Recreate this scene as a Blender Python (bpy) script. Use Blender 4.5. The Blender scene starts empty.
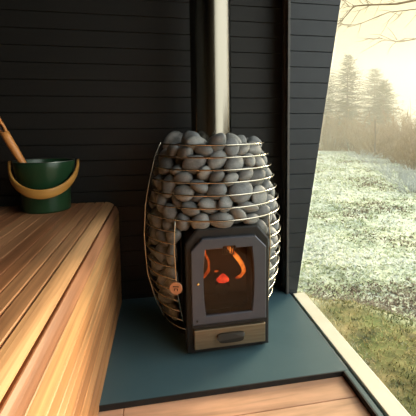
import bpy, bmesh, math, random
from mathutils import Vector, Matrix, Quaternion, noise
PI = math.pi
C = bpy.context.scene.collection
SC = bpy.context.scene

# ------------------------------------------------------------------ helpers
def link(name, bm, m, parent=None, loc=(0, 0, 0), smooth=False):
    me = bpy.data.meshes.new(name)
    bm.normal_update()
    bm.to_mesh(me); bm.free()
    if smooth:
        for p in me.polygons: p.use_smooth = True
    ms = m if isinstance(m, (list, tuple)) else [m]
    for q in ms: me.materials.append(q)
    o = bpy.data.objects.new(name, me); C.objects.link(o)
    o.location = loc
    if parent is not None: o.parent = parent
    return o

def tag(o, label, cat, group=None, kind=None):
    o['label'] = label; o['category'] = cat
    if group: o['group'] = group
    if kind: o['kind'] = kind
    return o

def struct(o, label=None):
    o['kind'] = 'structure'
    if label: o['label'] = label; 
    return o

def thing(name, label, cat, loc=(0, 0, 0), rz=0, group=None):
    o = bpy.data.objects.new(name, None); C.objects.link(o)
    o.empty_display_size = .05
    o.location = loc; o.rotation_euler = (0, 0, rz)
    return tag(o, label, cat, group)

def box(bm, x0, x1, y0, y1, z0, z1, bev=0, mi=0, seg=1):
    old = set(bm.faces)
    r = bmesh.ops.create_cube(bm, size=1)
    vs = r['verts']
    for v in vs:
        v.co = Vector(((x0 + x1) / 2 + v.co.x * (x1 - x0), (y0 + y1) / 2 + v.co.y * (y1 - y0), (z0 + z1) / 2 + v.co.z * (z1 - z0)))
    fs = list({f for v in vs for f in v.link_faces})
    if bev:
        es = list({e for v in vs for e in v.link_edges})
        bmesh.ops.bevel(bm, geom=es, offset=bev, segments=seg, affect='EDGES', profile=.5)
        fs = [f for f in bm.faces if f not in old]
    for f in fs: f.material_index = mi
    return fs

def tube(bm, pts, rad, n=8, closed=False, caps=True):
    pts = [Vector(p) for p in pts]
    N = len(pts)
    rs = rad if isinstance(rad, (list, tuple)) else [rad] * N
    def tan(i):
        if closed: return (pts[(i + 1) % N] - pts[i - 1]).normalized()
        return (pts[min(i + 1, N - 1)] - pts[max(i - 1, 0)]).normalized()
    t0 = tan(0)
    u = t0.orthogonal().normalized() if abs(t0.z) > .9 else t0.cross(Vector((0, 0, 1))).normalized()
    rings = []
    for i in range(N):
        t = tan(i)
        u = (u - t * u.dot(t)).normalized()
        w = t.cross(u)
        rings.append([bm.verts.new(pts[i] + (u * math.cos(2 * PI * k / n) + w * math.sin(2 * PI * k / n)) * rs[i]) for k in range(n)])
    M = N if closed else N - 1
    for i in range(M):
        a, b = rings[i], rings[(i + 1) % N]
        for k in range(n):
            bm.faces.new((a[k], a[(k + 1) % n], b[(k + 1) % n], b[k]))
    if not closed and caps:
        bm.faces.new(rings[0][::-1]); bm.faces.new(rings[-1])

def lathe(bm, prof, n=48, c=(0, 0), cap0=False, cap1=False):
    rings = []
    for r, z in prof:
        rings.append([bm.verts.new((c[0] + r * math.cos(2 * PI * k / n), c[1] + r * math.sin(2 * PI * k / n), z)) for k in range(n)])
    for a, b in zip(rings, rings[1:]):
        for k in range(n):
            bm.faces.new((a[k], a[(k + 1) % n], b[(k + 1) % n], b[k]))
    if cap0: bm.faces.new(rings[0][::-1])
    if cap1: bm.faces.new(rings[-1])

def prism_y(bm, poly, y0, y1):
    """polygon in (x,z), extruded from y0 (front) to y1"""
    a = [bm.verts.new((x, y0, z)) for x, z in poly]; b = [bm.verts.new((x, y1, z)) for x, z in poly]
    n = len(poly)
    bm.faces.new(a)
    bm.faces.new(b[::-1])
    for i in range(n): bm.faces.new((a[i], b[i], b[(i + 1) % n], a[(i + 1) % n]))

def resample(poly, n):
    P = [Vector(p) for p in poly]; c = sum(P, Vector((0, 0))) / len(P)
    out = []
    for k in range(n):
        a = 2 * PI * k / n; d = Vector((math.cos(a), math.sin(a)))
        best = None
        for i in range(len(P)):
            p, q = P[i] - c, P[(i + 1) % len(P)] - c
            e = q - p; den = d.x * e.y - d.y * e.x
            if abs(den) < 1e-12: continue
            t = (p.x * e.y - p.y * e.x) / den; s = (p.x * d.y - p.y * d.x) / den
            if t > 0 and -1e-6 <= s <= 1 + 1e-6 and (best is None or t > best): best = t
        out.append(c + d * best)
    return out

def snap(out, poly):
    """move the nearest sample onto each polygon corner so corners stay sharp"""
    for p in poly:
        p = Vector(p); k = min(range(len(out)), key=lambda i: (out[i] - p).length); out[k] = p
    return out

def ring_plate(bm, outer, inner, y0, y1, bev=.002, n=96):
    """plate with a hole; outer / inner polygons in (x,z); front face at y0"""
    o = snap(resample(outer, n), outer); i = snap(resample(inner, n), inner)
    co = sum(o, Vector((0, 0))) / n
    o2 = [co + (p - co) * (1 - bev / .1) for p in o]; i2 = [co + (p - co) * (1 + bev / .1) for p in i]
    L = [[bm.verts.new((p.x, y, p.y)) for p in ps] for ps, y in ((o, y1), (o, y0 + bev), (o2, y0), (i2, y0), (i, y0 + bev), (i, y1))]
    for a, b in zip(L, L[1:] + L[:1]):
        for k in range(n):
            bm.faces.new((a[k], a[(k + 1) % n], b[(k + 1) % n], b[k]))
    bmesh.ops.recalc_face_normals(bm, faces=bm.faces)

# ------------------------------------------------------------------ materials
def mat(name, col=(.5, .5, .5), rough=.5, metal=0, **kw):
    m = bpy.data.materials.new(name); m.use_nodes = True
    b = m.node_tree.nodes['Principled BSDF']
    b.inputs['Base Color'].default_value = (*col, 1); b.inputs['Roughness'].default_value = rough
    b.inputs['Metallic'].default_value = metal
    for k, v in kw.items(): b.inputs[k].default_value = v
    return m
def nd(m, t, **kw):
    n = m.node_tree.nodes.new(t)
    for k, v in kw.items(): setattr(n, k, v)
    return n
def lk(m, a, b): m.node_tree.links.new(a, b)
def BS(m): return m.node_tree.nodes['Principled BSDF']
def noisef(m, scale, detail=4, mapscale=None, rough=.55):
    tc = nd(m, 'ShaderNodeTexCoord'); n = nd(m, 'ShaderNodeTexNoise')
    n.inputs['Scale'].default_value = scale; n.inputs['Detail'].default_value = detail; n.inputs['Roughness'].default_value = rough
    if mapscale:
        mp = nd(m, 'ShaderNodeMapping'); mp.inputs['Scale'].default_value = mapscale
        lk(m, tc.outputs['Object'], mp.inputs['Vector']); lk(m, mp.outputs['Vector'], n.inputs['Vector'])
    else: lk(m, tc.outputs['Object'], n.inputs['Vector'])
    return n
def ramp(m, src, stops):
    r = nd(m, 'ShaderNodeValToRGB'); e = r.color_ramp.elements
    while len(e) < len(stops): e.new(.5)
    for q, (p, c) in zip(e, stops): q.position = p; q.color = (*c, 1)
    lk(m, src, r.inputs['Fac']); return r
def bump(m, src, strength, dist=.002):
    b = nd(m, 'ShaderNodeBump'); b.inputs['Strength'].default_value = strength; b.inputs['Distance'].default_value = dist
    lk(m, src, b.inputs['Height']); lk(m, b.outputs['Normal'], BS(m).inputs['Normal']); return b
def mixc(m, a, b, fac, mode='MIX'):
    x = nd(m, 'ShaderNodeMix', data_type='RGBA', blend_type=mode)
    for s, i in ((fac, 0), (a, 6), (b, 7)):
        if hasattr(s, 'is_output'): lk(m, s, x.inputs[i])
        elif i == 0: x.inputs[0].default_value = s
        else: x.inputs[i].default_value = (*s, 1)
    return x.outputs[2]

def mottled(name, c0, c1, rough, scale, metal=0, bmp=0, mapscale=None, detail=4, bd=.002, lo=.3, hi=.7, **kw):
    m = mat(name, c0, rough, metal, **kw); n = noisef(m, scale, detail, mapscale)
    r = ramp(m, n.outputs['Fac'], [(lo, c0), (hi, c1)]); lk(m, r.outputs['Color'], BS(m).inputs['Base Color'])
    if bmp: bump(m, n.outputs['Fac'], bmp, bd)
    return m

M_black = mottled('black_stained_wood', (.0052, .0046, .0034), (.0085, .0076, .0060), .55, 6, bmp=.25, mapscale=(1.2, 1.2, 14), bd=.001)
M_pierlit = mottled('black_wood_window_sheen', (.016, .022, .029), (.021, .028, .036), .42, 8, bmp=.15, mapscale=(3, 3, 3))  # pier's black wood, with bluish window sheen painted into the colour
M_slab = mottled('teal_grey_steel_plate', (.054, .114, .138), (.064, .128, .152), .42, 5, metal=.0, bmp=.05, mapscale=(2, 2, 2))
M_edge = mat('black_edge_strip', (.006, .006, .006), .7, 0)  # near-black strip over the exposed edges of plate and edging

def wood_attr(name, grain=.55, sc=(38, 3.2, 38), rough=.42):
    m = mat(name, (.5, .3, .15), rough)
    at = nd(m, 'ShaderNodeAttribute', attribute_name='tint')
    n1 = noisef(m, 1.0, 6, sc); n1.inputs['Distortion'].default_value = .35
    n2 = noisef(m, 1.0, 3, (sc[0] * 3.5, sc[1] * 1.2, sc[2] * 3.5))
    r1 = ramp(m, n1.outputs['Fac'], [(.32, (1 - grain, 1 - grain * 1.12, 1 - grain * 1.2)), (.62, (1.08, 1.05, 1.0))])
    r2 = ramp(m, n2.outputs['Fac'], [(.3, (.86, .84, .8)), (.6, (1.03, 1.03, 1.03))])
    c = mixc(m, at.outputs['Color'], r1.outputs['Color'], 1.0, 'MULTIPLY')
    c = mixc(m, c, r2.outputs['Color'], 1.0, 'MULTIPLY')
    lk(m, c, BS(m).inputs['Base Color'])
    bump(m, n1.outputs['Fac'], .25, .0015)
    return m
M_bench = wood_attr('bench_slat_wood', .38, (46, 2.2, 46), .4)
M_floorw = wood_attr('pine_floor_board', .32, (2.4, 26, 26), .5)
M_gap = mat('dark_backing', (.02, .013, .009), .8)
M_sill = mottled('cream_painted_sill', (.82, .78, .62), (.88, .85, .72), .45, 9)
M_pipe = mottled('brushed_steel_flue', (.23, .21, .165), (.27, .245, .20), .17, 30, metal=1, mapscale=(1, 1, .05))
M_iron = mottled('black_cast_steel', (.014, .014, .014), (.022, .021, .02), .45, 40, metal=.3, bmp=.1)
M_door = mottled('blue_grey_enamel', (.070, .078, .098), (.082, .090, .110), .38, 25, metal=.35, bmp=.06)
M_bronze = mottled('brushed_bronze_steel', (.23, .18, .115), (.29, .23, .15), .4, 12, metal=.75, mapscale=(1, 1, 18))
M_handle = mat('dark_bronze_pull', (.032, .028, .022), .45, .5)
M_wire = mat('bright_steel_wire', (.54, .50, .42), .22, 1)
M_gold = mat('brass_latch', (.9, .62, .25), .25, 1)
M_copper = mottled('copper_disc', (.55, .32, .21), (.64, .40, .27), .4, 60, metal=.7)
M_mark = mat('dark_engraving', (.035, .018, .012), .6)
M_brick = mottled('sooty_firebrick', (.06, .042, .025), (.085, .06, .036), .9, 10, bmp=.2)
M_char = mottled('charred_wood', (.012, .01, .009), (.04, .03, .022), .9, 30, bmp=.8, bd=.004)
M_green = mottled('green_enamel', (.012, .046, .018), (.016, .058, .023), .3, 10)
M_steel = mat('steel_liner', (.6, .62, .55), .3, 1)
M_bail = mottled('ochre_bentwood', (.50, .23, .045), (.62, .31, .075), .42, 8, mapscale=(1, 1, 6), bmp=.1)
M_ladle = mottled('orange_ladle_wood', (.70, .25, .06), (.82, .35, .10), .4, 9, mapscale=(5, 5, 1), bmp=.1)
M_leather = mat('dark_leather_loop', (.03, .015, .008), .6)

# sauna stone: grey with a per-stone tint
M_stone = mat('grey_sauna_stone', (.1, .1, .1), .62)
oi = nd(M_stone, 'ShaderNodeObjectInfo')
n1 = noisef(M_stone, 55, 5); n2 = noisef(M_stone, 320, 3)
rb = ramp(M_stone, oi.outputs['Random'], [(0, (.17, .172, .166)), (.35, (.27, .272, .262)), (.7, (.20, .215, .222)), (1, (.34, .34, .32))])
rm = ramp(M_stone, n1.outputs['Fac'], [(.3, (.72, .72, .72)), (.65, (1.12, 1.1, 1.07))])
rs = ramp(M_stone, n2.outputs['Fac'], [(.35, (.82, .82, .82)), (.65, (1.1, 1.1, 1.1))])
lk(M_stone, mixc(M_stone, mixc(M_stone, rb.outputs['Color'], rm.outputs['Color'], 1, 'MULTIPLY'), rs.outputs['Color'], 1, 'MULTIPLY'), BS(M_stone).inputs['Base Color'])
bump(M_stone, n2.outputs['Fac'], .3, .0012)

def glass(name, tint=(1, 1, 1), ior=1.45, rough=0.0):
    m = bpy.data.materials.new(name); m.use_nodes = True; t = m.node_tree; t.nodes.clear()
    o = nd(m, 'ShaderNodeOutputMaterial'); tr = nd(m, 'ShaderNodeBsdfTransparent'); g = nd(m, 'ShaderNodeBsdfGlossy')
    fr = nd(m, 'ShaderNodeLayerWeight'); pw = nd(m, 'ShaderNodeMath', operation='POWER'); ma = nd(m, 'ShaderNodeMath', operation='MULTIPLY_ADD'); mx = nd(m, 'ShaderNodeMixShader')
    tr.inputs['Color'].default_value = (*tint, 1); g.inputs['Roughness'].default_value = rough; f0 = ((ior - 1) / (ior + 1)) ** 2
    lk(m, fr.outputs['Facing'], pw.inputs[0]); pw.inputs[1].default_value = 5; lk(m, pw.outputs[0], ma.inputs[0]); ma.inputs[1].default_value = 1 - f0; ma.inputs[2].default_value = f0
    lk(m, ma.outputs[0], mx.inputs[0]); lk(m, tr.outputs[0], mx.inputs[1]); lk(m, g.outputs[0], mx.inputs[2]); lk(m, mx.outputs[0], o.inputs[0])
    return m
M_pane = glass('window_glass', (.98, .99, .98), 1.25)
M_sglass = glass('smoked_stove_glass', (.60, .55, .47), 1.4, .05)

def emis(name, c0, c1, s0, s1, scale, axis='Z', lo=0, hi=1):
    m = bpy.data.materials.new(name); m.use_nodes = True; t = m.node_tree; t.nodes.clear()
    o = nd(m, 'ShaderNodeOutputMaterial'); e = nd(m, 'ShaderNodeEmission'); n = noisef(m, scale, 3)
    r = ramp(m, n.outputs['Fac'], [(.35, c0), (.68, c1)]); lk(m, r.outputs['Color'], e.inputs['Color'])
    mr = nd(m, 'ShaderNodeMapRange'); mr.inputs['From Min'].default_value = .35; mr.inputs['From Max'].default_value = .68
    mr.inputs['To Min'].default_value = s0; mr.inputs['To Max'].default_value = s1
    lk(m, n.outputs['Fac'], mr.inputs['Value']); lk(m, mr.outputs[0], e.inputs['Strength']); lk(m, e.outputs[0], o.inputs[0])
    return m
M_flame = emis('flame', (.85, .075, .01), (1, .36, .06), .4, 1.9, 60)
M_flamed = emis('dull_flame', (.6, .06, .006), (1, .18, .025), .3, 1.1, 60)
M_ember = emis('ember_glow', (.85, .04, .022), (1, .11, .05), .8, 1.6, 90)

# ------------------------------------------------------------------ room shell
YW = 1.582              # back wall
GX, GS = .553, .146     # window plane: x = GX + GS*z, leaning outwards
ZT = 2.15; YR = -1.35; XL = -1.35

def cladding(bm, x0, x1a, slope, yf, yb, z0, z1, h=.0597, off=.0505):
    """horizontal boards facing -y, right ends cut along x = x1a + slope*z"""
    z = z0 - (h - off)
    while z < z1:
        a, b = max(z, z0) + .0005, min(z + h, z1) - .0005
        if b - a > .004:
            c = .0015
            prof = [(yb, a), (yf + c, a), (yf, a + c), (yf, b - c), (yf + c, b), (yb, b)]
            L = [bm.verts.new((x0, y, q)) for y, q in prof]; R = [bm.verts.new((x1a + slope * q, y, q)) for y, q in prof]
            n = len(prof)
            for i in range(n): bm.faces.new((L[i], R[i], R[(i + 1) % n], L[(i + 1) % n]))
            bm.faces.new(L); bm.faces.new(R[::-1])
        z += h
    # backing sheet behind the grooves
    q = [(x0, yf + .008, z0), (x1a + slope * z0, yf + .008, z0), (x1a + slope * z1, yf + .008, z1), (x0, yf + .008, z1)]
    a = [bm.verts.new(v) for v in q]; b2 = [bm.verts.new((v[0], yb + .01, v[2])) for v in q]
    bm.faces.new(a); bm.faces.new(b2[::-1])
    for i in range(4): bm.faces.new((a[i], b2[i], b2[(i + 1) % 4], a[(i + 1) % 4]))
    bmesh.ops.recalc_face_normals(bm, faces=bm.faces)

bm = bmesh.new(); cladding(bm, XL, GX, GS, YW, YW + .05, -.02, ZT)
struct(link('wall_back', bm, M_black), 'black horizontally boarded wall behind the stove')
# corner pier in front of the back wall, boarded, its right edge leaning with the glass
YP = 1.49; PXL = .490
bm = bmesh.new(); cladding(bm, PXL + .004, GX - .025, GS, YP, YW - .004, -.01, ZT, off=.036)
struct(link('wall_right', bm, M_pierlit), 'black boarded corner pier leaning beside the window')
bm = bmesh.new()
box(bm, PXL - .006, PXL + .004, YP - .004, YP + .022, .012, ZT, .0015)
box(bm, PXL - .002, PXL + .004, YP + .022, YP + .040, .012, ZT)
box(bm, PXL - .007, PXL + .004, YP + .040, YP + .064, .012, ZT, .0015)
box(bm, PXL - .001, PXL + .004, YP + .064, YW - .004, .012, ZT)
struct(link('trim_1', bm, mottled('dark_grey_batten', (.075, .073, .067), (.10, .097, .09), .4, 12)), 'dark grey grooved batten on the edge of the corner pier')

for nm, b, lab in (('wall_left', (XL - .05, XL, YR, YW + .05, -.02, ZT), 'black wall beyond the bench'),
              ('wall_rear', (XL, 1.0, YR - .05, YR, -.02, ZT), 'black wall behind the viewer'),
              ('ceiling', (XL - .05, 1.0, YR - .05, YW + .06, ZT, ZT + .05), 'black ceiling')):
    bm = bmesh.new(); box(bm, *b); struct(link(nm, bm, M_black), lab)

# floor: boards along x, warm pine
def tinted(bm, fs, lay, col):
    col = (col[0] * 1.08, col[1] * .96, col[2] * .92)
    for f in fs:
        for l in f.loops: l[lay] = (*col, 1)
rnd = random.Random(5)
bm = bmesh.new(); lay = bm.loops.layers.float_color.new('tint')
y = .885
rows = []
for i in range(-1, 20):
    y1 = .885 - i * .118 + .118; y0 = y1 - .118
    xs = [-1.3, rnd.uniform(-.9, -.5), rnd.uniform(-.2, -.05) if i != 0 else -.105, 1.0 if i else .485]
    xs = sorted(xs); xs[-1] = .482
    for xa, xb in zip(xs, xs[1:]):
        t = rnd.uniform(.85, 1.1); w = rnd.uniform(.94, 1.06)
        tinted(bm, box(bm, xa + .0008, xb - .0008, y0 + .0012, y1 - .0012, -.02, 0, .0012), lay, (.74 * t, .50 * t * w, .345 * t * w))
struct(link('floor', bm, M_floorw), 'warm pine floor boards in front of the hearth plate')
bm = bmesh.new(); box(bm, XL, .56, YR, YW + .05, -.06, -.021); struct(link('subfloor_slab', bm, M_gap))

# hearth plate under the stove
bm = bmesh.new()
box(bm, -.62, .500, .972, YW - .001, .0002, .015, .0012, seg=2)
hp = tag(link('hearth_plate', bm, M_slab), 'teal grey steel hearth plate on the floor under the stove', 'hearth')
bm = bmesh.new(); box(bm, -.62, .4845, .9690, .9722, .0002, .0148); link('edge_strip', bm, M_edge, hp)['label'] = 'black edge strip along the front of the plate'
bm = bmesh.new(); box(bm, .4865, .500, YR, .9715, .0002, .015, .001)
tr2 = struct(link('trim_2', bm, M_slab), 'thin steel edging between floor boards and window sill')
bm = bmesh.new(); box(bm, .4832, .4864, YR, .9688, .0002, .0148); link('edge_strip', bm, M_edge, tr2)
# window
bm = bmesh.new()
v = [bm.verts.new((GX + GS * z + d, yy, z)) for d in (0, .006) for (yy, z) in ((YR, .016), (YP + .05, .016), (YP + .05, ZT), (YR, ZT))]
for q in ((0, 1, 2, 3), (7, 6, 5, 4), (0, 4, 5, 1), (1, 5, 6, 2), (2, 6, 7, 3), (3, 7, 4, 0)): bm.faces.new([v[i] for i in q])
win = struct(link('window_1', bm, M_pane), 'large outward-leaning window beside the stove')
bm = bmesh.new(); box(bm, .511, .562, YR, YP - .001, -.03, .0155, .002, seg=2)
link('window_sill', bm, M_sill, win)
bm = bmesh.new(); box(bm, .500, .511, YR, YP + .08, -.03, .004)
link('sill_groove', bm, M_gap, win)

# ------------------------------------------------------------------ slatted bench
bench = thing('sauna_bench', 'long warm-brown slatted wooden bench with rounded front edge at the left', 'bench', (0, 0, 0))
ZB = .411; XE = -.163; RC = .048; YB0, YB1 = -.75, 1.566
def path(s):
    """s runs along the cross-section, 0 at the flat top's end; returns point + outward normal (x,z)"""
    x0 = XE - RC
    if s <= 0: return Vector((x0 + s, ZB)), Vector((0, 1))
    L = RC * PI / 2
    if s < L:
        a = s / RC; return Vector((x0 + RC * math.sin(a), ZB - RC + RC * math.cos(a))), Vector((math.sin(a), math.cos(a)))
    return Vector((XE, ZB - RC - (s - L))), Vector((1, 0))
edges = []     # (s0, s1, colour)
rnd = random.Random(21)
browns = [(.40, .205, .10), (.47, .26, .135), (.36, .175, .085), (.52, .30, .155), (.43, .235, .12)]
s = -.004
top = []
while s > -1.05:
    w = rnd.choice([.026, .030, .033, .029]); top.append((s - w, s)); s -= w + (.004 if len(top) == 1 else .0022)
for i, (a, b) in enumerate(top): edges.append((a, b, browns[(i * 2 + 1) % 5] if i else (.52, .30, .155)))
side_cols = [(.66, .42, .215), (.46, .245, .135), (.64, .405, .19), (.52, .285, .125), (.62, .38, .18), (.56, .31, .14), (.47, .25, .11), (.62, .36, .16), (.50, .27, .12), (.60, .33, .14), (.45, .24, .11), (.55, .30, .13)]
s = .0; k = 0
for w in (.036, .034, .058, .037, .025, .044, .042, .045, .042, .05, .03):
    edges.append((s, s + w, side_cols[k % 12])); s += w + (.0045 if k < 1 else .0035 if k < 2 else .0022); k += 1
    if s > RC * PI / 2 + ZB - RC - .02: break
bm = bmesh.new(); lay = bm.loops.layers.float_color.new('tint')
for a, b, col in edges:
    m_ = 4 if b > 0 and a < RC * PI / 2 else 1
    b = min(b, RC * PI / 2 + ZB - RC - .004)
    bv = .0016; th = .016
    outer = []
    for j in range(m_ + 1):
        s = a + bv + (b - a - 2 * bv) * j / m_; p, n = path(s); outer.append(p)
    pa, na = path(a); pb, nb = path(b)
    prof = [pa - na * th, pa - na * bv] + outer + [pb - nb * bv, pb - nb * th]
    L = [bm.verts.new((p.x, YB0, p.y)) for p in prof]; R = [bm.verts.new((p.x, YB1, p.y)) for p in prof]
    fs = []
    n = len(prof)
    for i in range(n): fs.append(bm.faces.new((L[i], L[(i + 1) % n], R[(i + 1) % n], R[i])))
    fs += [bm.faces.new(L[::-1]), bm.faces.new(R)]
    tinted(bm, fs, lay, col)
bmesh.ops.recalc_face_normals(bm, faces=bm.faces)
link('slats', bm, M_bench, bench)
bm = bmesh.new()
pts = [path(s)[0] - path(s)[1] * .0165 for s in [-1.05, 0] + [RC * PI / 2 * j / 6 for j in range(1, 7)] + [RC * PI / 2 + ZB - RC - .01]]
poly = [(p.x, p.y) for p in pts] + [(pts[0].x, .001)]
a = [bm.verts.new((x, YB0 + .002, z)) for x, z in poly]; b = [bm.verts.new((x, YB1 - .002, z)) for x, z in poly]
bm.faces.new(a); bm.faces.new(b[::-1])
for i in range(len(poly)): bm.faces.new((a[i], b[i], b[(i + 1) % len(poly)], a[(i + 1) % len(poly)]))
bmesh.ops.recalc_face_normals(bm, faces=bm.faces)
link('frame', bm, M_gap, bench)

# ------------------------------------------------------------------ stove
SX, SY, SZ = .1735, 1.345, .015
stove = thing('sauna_stove', 'black wood-burning sauna stove in a barrel-shaped wire cage full of stones', 'stove', (SX, SY, SZ), math.radians(1))
PROF = [(.03, .166), (.05, .172), (.1, .195), (.2, .220), (.32, .227), (.43, .220), (.5, .207), (.585, .186), (.63, .167), (.66, .155)]
def cage_r(z):
    if z <= PROF[0][0]: return PROF[0][1]
    for (a, b), (c, d) in zip(PROF, PROF[1:]):
        if z <= c:
            t = (z - a) / (c - a); return b + (d - b) * t
    return PROF[-1][1]
AL, AR = math.radians(-128), math.radians(-50.5)     # opening in front, measured from +x
WR = .0026
HZ = [.044 + .0363 * i for i in range(17)]
OPEN_TOP = .40
for z in HZ[::-1]:
    bm = bmesh.new(); r = cage_r(z) + WR
    if z > OPEN_TOP:
        tube(bm, [(r * math.cos(2 * PI * k / 72), r * math.sin(2 * PI * k / 72), z) for k in range(72)], WR, 8, closed=True)
    else:
        a0, a1 = AR, AL + 2 * PI
        tube(bm, [(r * math.cos(a0 + (a1 - a0) * k / 64), r * math.sin(a0 + (a1 - a0) * k / 64), z) for k in range(65)], WR, 8)
    link('wire_hoop', bm, M_wire, stove, smooth=True)
for ang, z1, tk in ((AL, .405, 1), (AR, .405, 1), (math.radians(186), .632, 1), (math.radians(150), .632, 1), (math.radians(90), .632, 1), (math.radians(30), .632, 1)):
    bm = bmesh.new(); K = 26
    tube(bm, [((cage_r(z) + 3 * WR) * math.cos(ang), (cage_r(z) + 3 * WR) * math.sin(ang), z) for z in [.03 + (z1 - .03) * k / K for k in range(K + 1)]], WR * .9, 8)
    link('upright_wire', bm, M_wire, stove, smooth=True)
# emblem disc on the left upright of the opening
zt = .203; r = cage_r(zt) + 3 * WR + .003
ex, ey = r * math.cos(AL), r * math.sin(AL)
bm = bmesh.new(); R_ = .0195
M4 = Matrix.Translation((ex, ey - .002, zt)) @ Matrix.Rotation(math.radians(-18), 4, 'Z') @ Matrix.Rotation(PI / 2, 4, 'X')
lathe(bm, [(R_ * .9, -.003), (R_, -.002), (R_, .002), (R_ * .92, .003), (R_ * .80, .003), (R_ * .77, .0018)], 40, cap0=True, cap1=True)
bm.transform(M4); disc = link('emblem_disc', bm, M_copper, stove)
disc['label'] = 'round copper emblem hung on the wire beside the door'
bm = bmesh.new()
for x0, x1, y0, y1 in ((-.0090, .0090, .0036, .0066), (-.0062, .0062, -.0022, -.0002), (-.0060, -.0036, -.0078, -.0022), (.0036, .0060, -.0078, -.0022)):
    box(bm, x0, x1, y0, y1, .0015, .0030)
bm.transform(M4); link('emblem_mark', bm, M_mark, disc)
# bottom drum and plinth
bm = bmesh.new()
lathe(bm, [(.12, .0), (.125, .018), (.166, .022), (.170, .036), (.160, .042), (.05, .042)], 56, cap0=True, cap1=True)
link('base_pan', bm, M_iron, stove)
# firebox body, hollow, with chamfered frame around the door
DX = .012
fr = [(DX - .126, .006), (DX + .126, .006), (DX + .126, .342), (DX + .092, .383), (DX - .092, .383), (DX - .126, .342)]
op = [(DX - .100, .012), (DX + .095, .012), (DX + .095, .340), (DX - .100, .340)]
bm = bmesh.new(); ring_plate(bm, fr, [(x * .99 + DX * .01, z) for x, z in op], -.205, -.040, .003)
link('firebox_frame', bm, M_iron, stove)
bm = bmesh.new()   # lining: open-fronted box
for b in ((-.1, .1, -.0405, -.0325, .02, .33), (-.100, -.094, -.198, -.04, .09, .33), (.094, .100, -.198, -.04, .09, .33), (-.1, .1, -.198, -.04, .322, .33), (-.1, .1, -.198, -.04, .085, .092)):
    box(bm, b[0] + DX, b[1] + DX, *b[2:])
link('firebrick_lining', bm, M_brick, stove)
bm = bmesh.new(); lathe(bm, [(.125, .05), (.125, .40), (.08, .47), (.074, .475), (.074, .52)], 40, cap0=True, cap1=True)
for vv in bm.verts:
    if vv.co.y < -.036 and vv.co.z < .42: vv.co.y = -.036
link('inner_drum', bm, M_iron, stove)
# door
dx = DX + .002
dp = [(dx - .114, .098), (dx + .111, .098), (dx + .111, .322), (dx + .078, .357), (dx - .081, .357), (dx - .114, .322)]
gp = []
for t in range(0, 13):
    u = -1 + 2 * t / 12; gp.append((dx + .0665 + .0065 * (1 - u * u), .2245 + .1 * u))
gp = gp + [(dx + .018, .3245), (dx + .016, .331), (dx - .020, .331), (dx - .022, .3245)] + [(2 * dx - x - .006, z) for x, z in gp[::-1]]
bm = bmesh.new(); ring_plate(bm, dp, gp, -.222, -.206, .0022, 160)
door = link('stove_door', bm, M_door, stove)
bm = bmesh.new(); prism_y(bm, [(dx - .086, .118), (dx + .08, .118), (dx + .08, .34), (dx - .086, .34)], -.2135, -.2095)
bmesh.ops.recalc_face_normals(bm, faces=bm.faces); link('door_glass', bm, M_sglass, door)
bm = bmesh.new(); lathe(bm, [(.004, 0), (.004, .002), (.0026, .0034)], 16, cap0=True, cap1=True)
bm.transform(Matrix.Translation((dx - .095, -.222, .224)) @ Matrix.Rotation(PI / 2, 4, 'X')); link('door_latch', bm, M_gold, door, smooth=True)['label'] = 'small brass latch dot'
bm = bmesh.new(); lathe(bm, [(.0035, 0), (.0035, .0016), (.0018, .0026)], 16, cap0=True, cap1=True)
bm.transform(Matrix.Translation((dx - .098, -.222, .112)) @ Matrix.Rotation(PI / 2, 4, 'X')); link('door_rivet', bm, M_iron, door, smooth=True)
# grille behind the top of the glass
bm = bmesh.new()
for k in range(6):
    x = dx - .0185 + k * .0066; box(bm, x - .0014, x + .0014, -.203, -.199, .300, .334)
box(bm, dx - .021, dx + .017, -.2035, -.1985, .298, .301)
link('air_grille', bm, mat('grey_grille', (.16, .15, .125), .5, .5), stove)
# ash drawer
bm = bmesh.new(); box(bm, dx - .108, dx + .108, -.224, -.19, .024, .084, .0025, seg=2)
drawer = link('ash_drawer', bm, M_bronze, stove); drawer['label'] = 'bronze-coloured ash drawer below the door'
bm = bmesh.new()
pl = []
for k in range(32):
    a = 2 * PI * k / 32; ca, sa = math.cos(a), math.sin(a)
    w = .043 if sa > 0 else .038
    pl.append((dx + w * math.copysign(abs(ca) ** .45, ca), .055 + .0135 * math.copysign(abs(sa) ** .6, sa)))
prism_y(bm, pl, -.236, -.2238)
for vv in bm.verts:
    if vv.co.y < -.23 and vv.co.z > .058: vv.co.y += .006
bmesh.ops.recalc_face_normals(bm, faces=bm.faces)
link('drawer_pull', bm, M_handle, drawer)
bm = bmesh.new(); box(bm, dx - .106, dx + .106, -.195, -.05, .0, .0245); box(bm, dx - .112, dx + .112, -.215, -.19, .086, .097)
link('plinth', bm, M_iron, stove)

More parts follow.
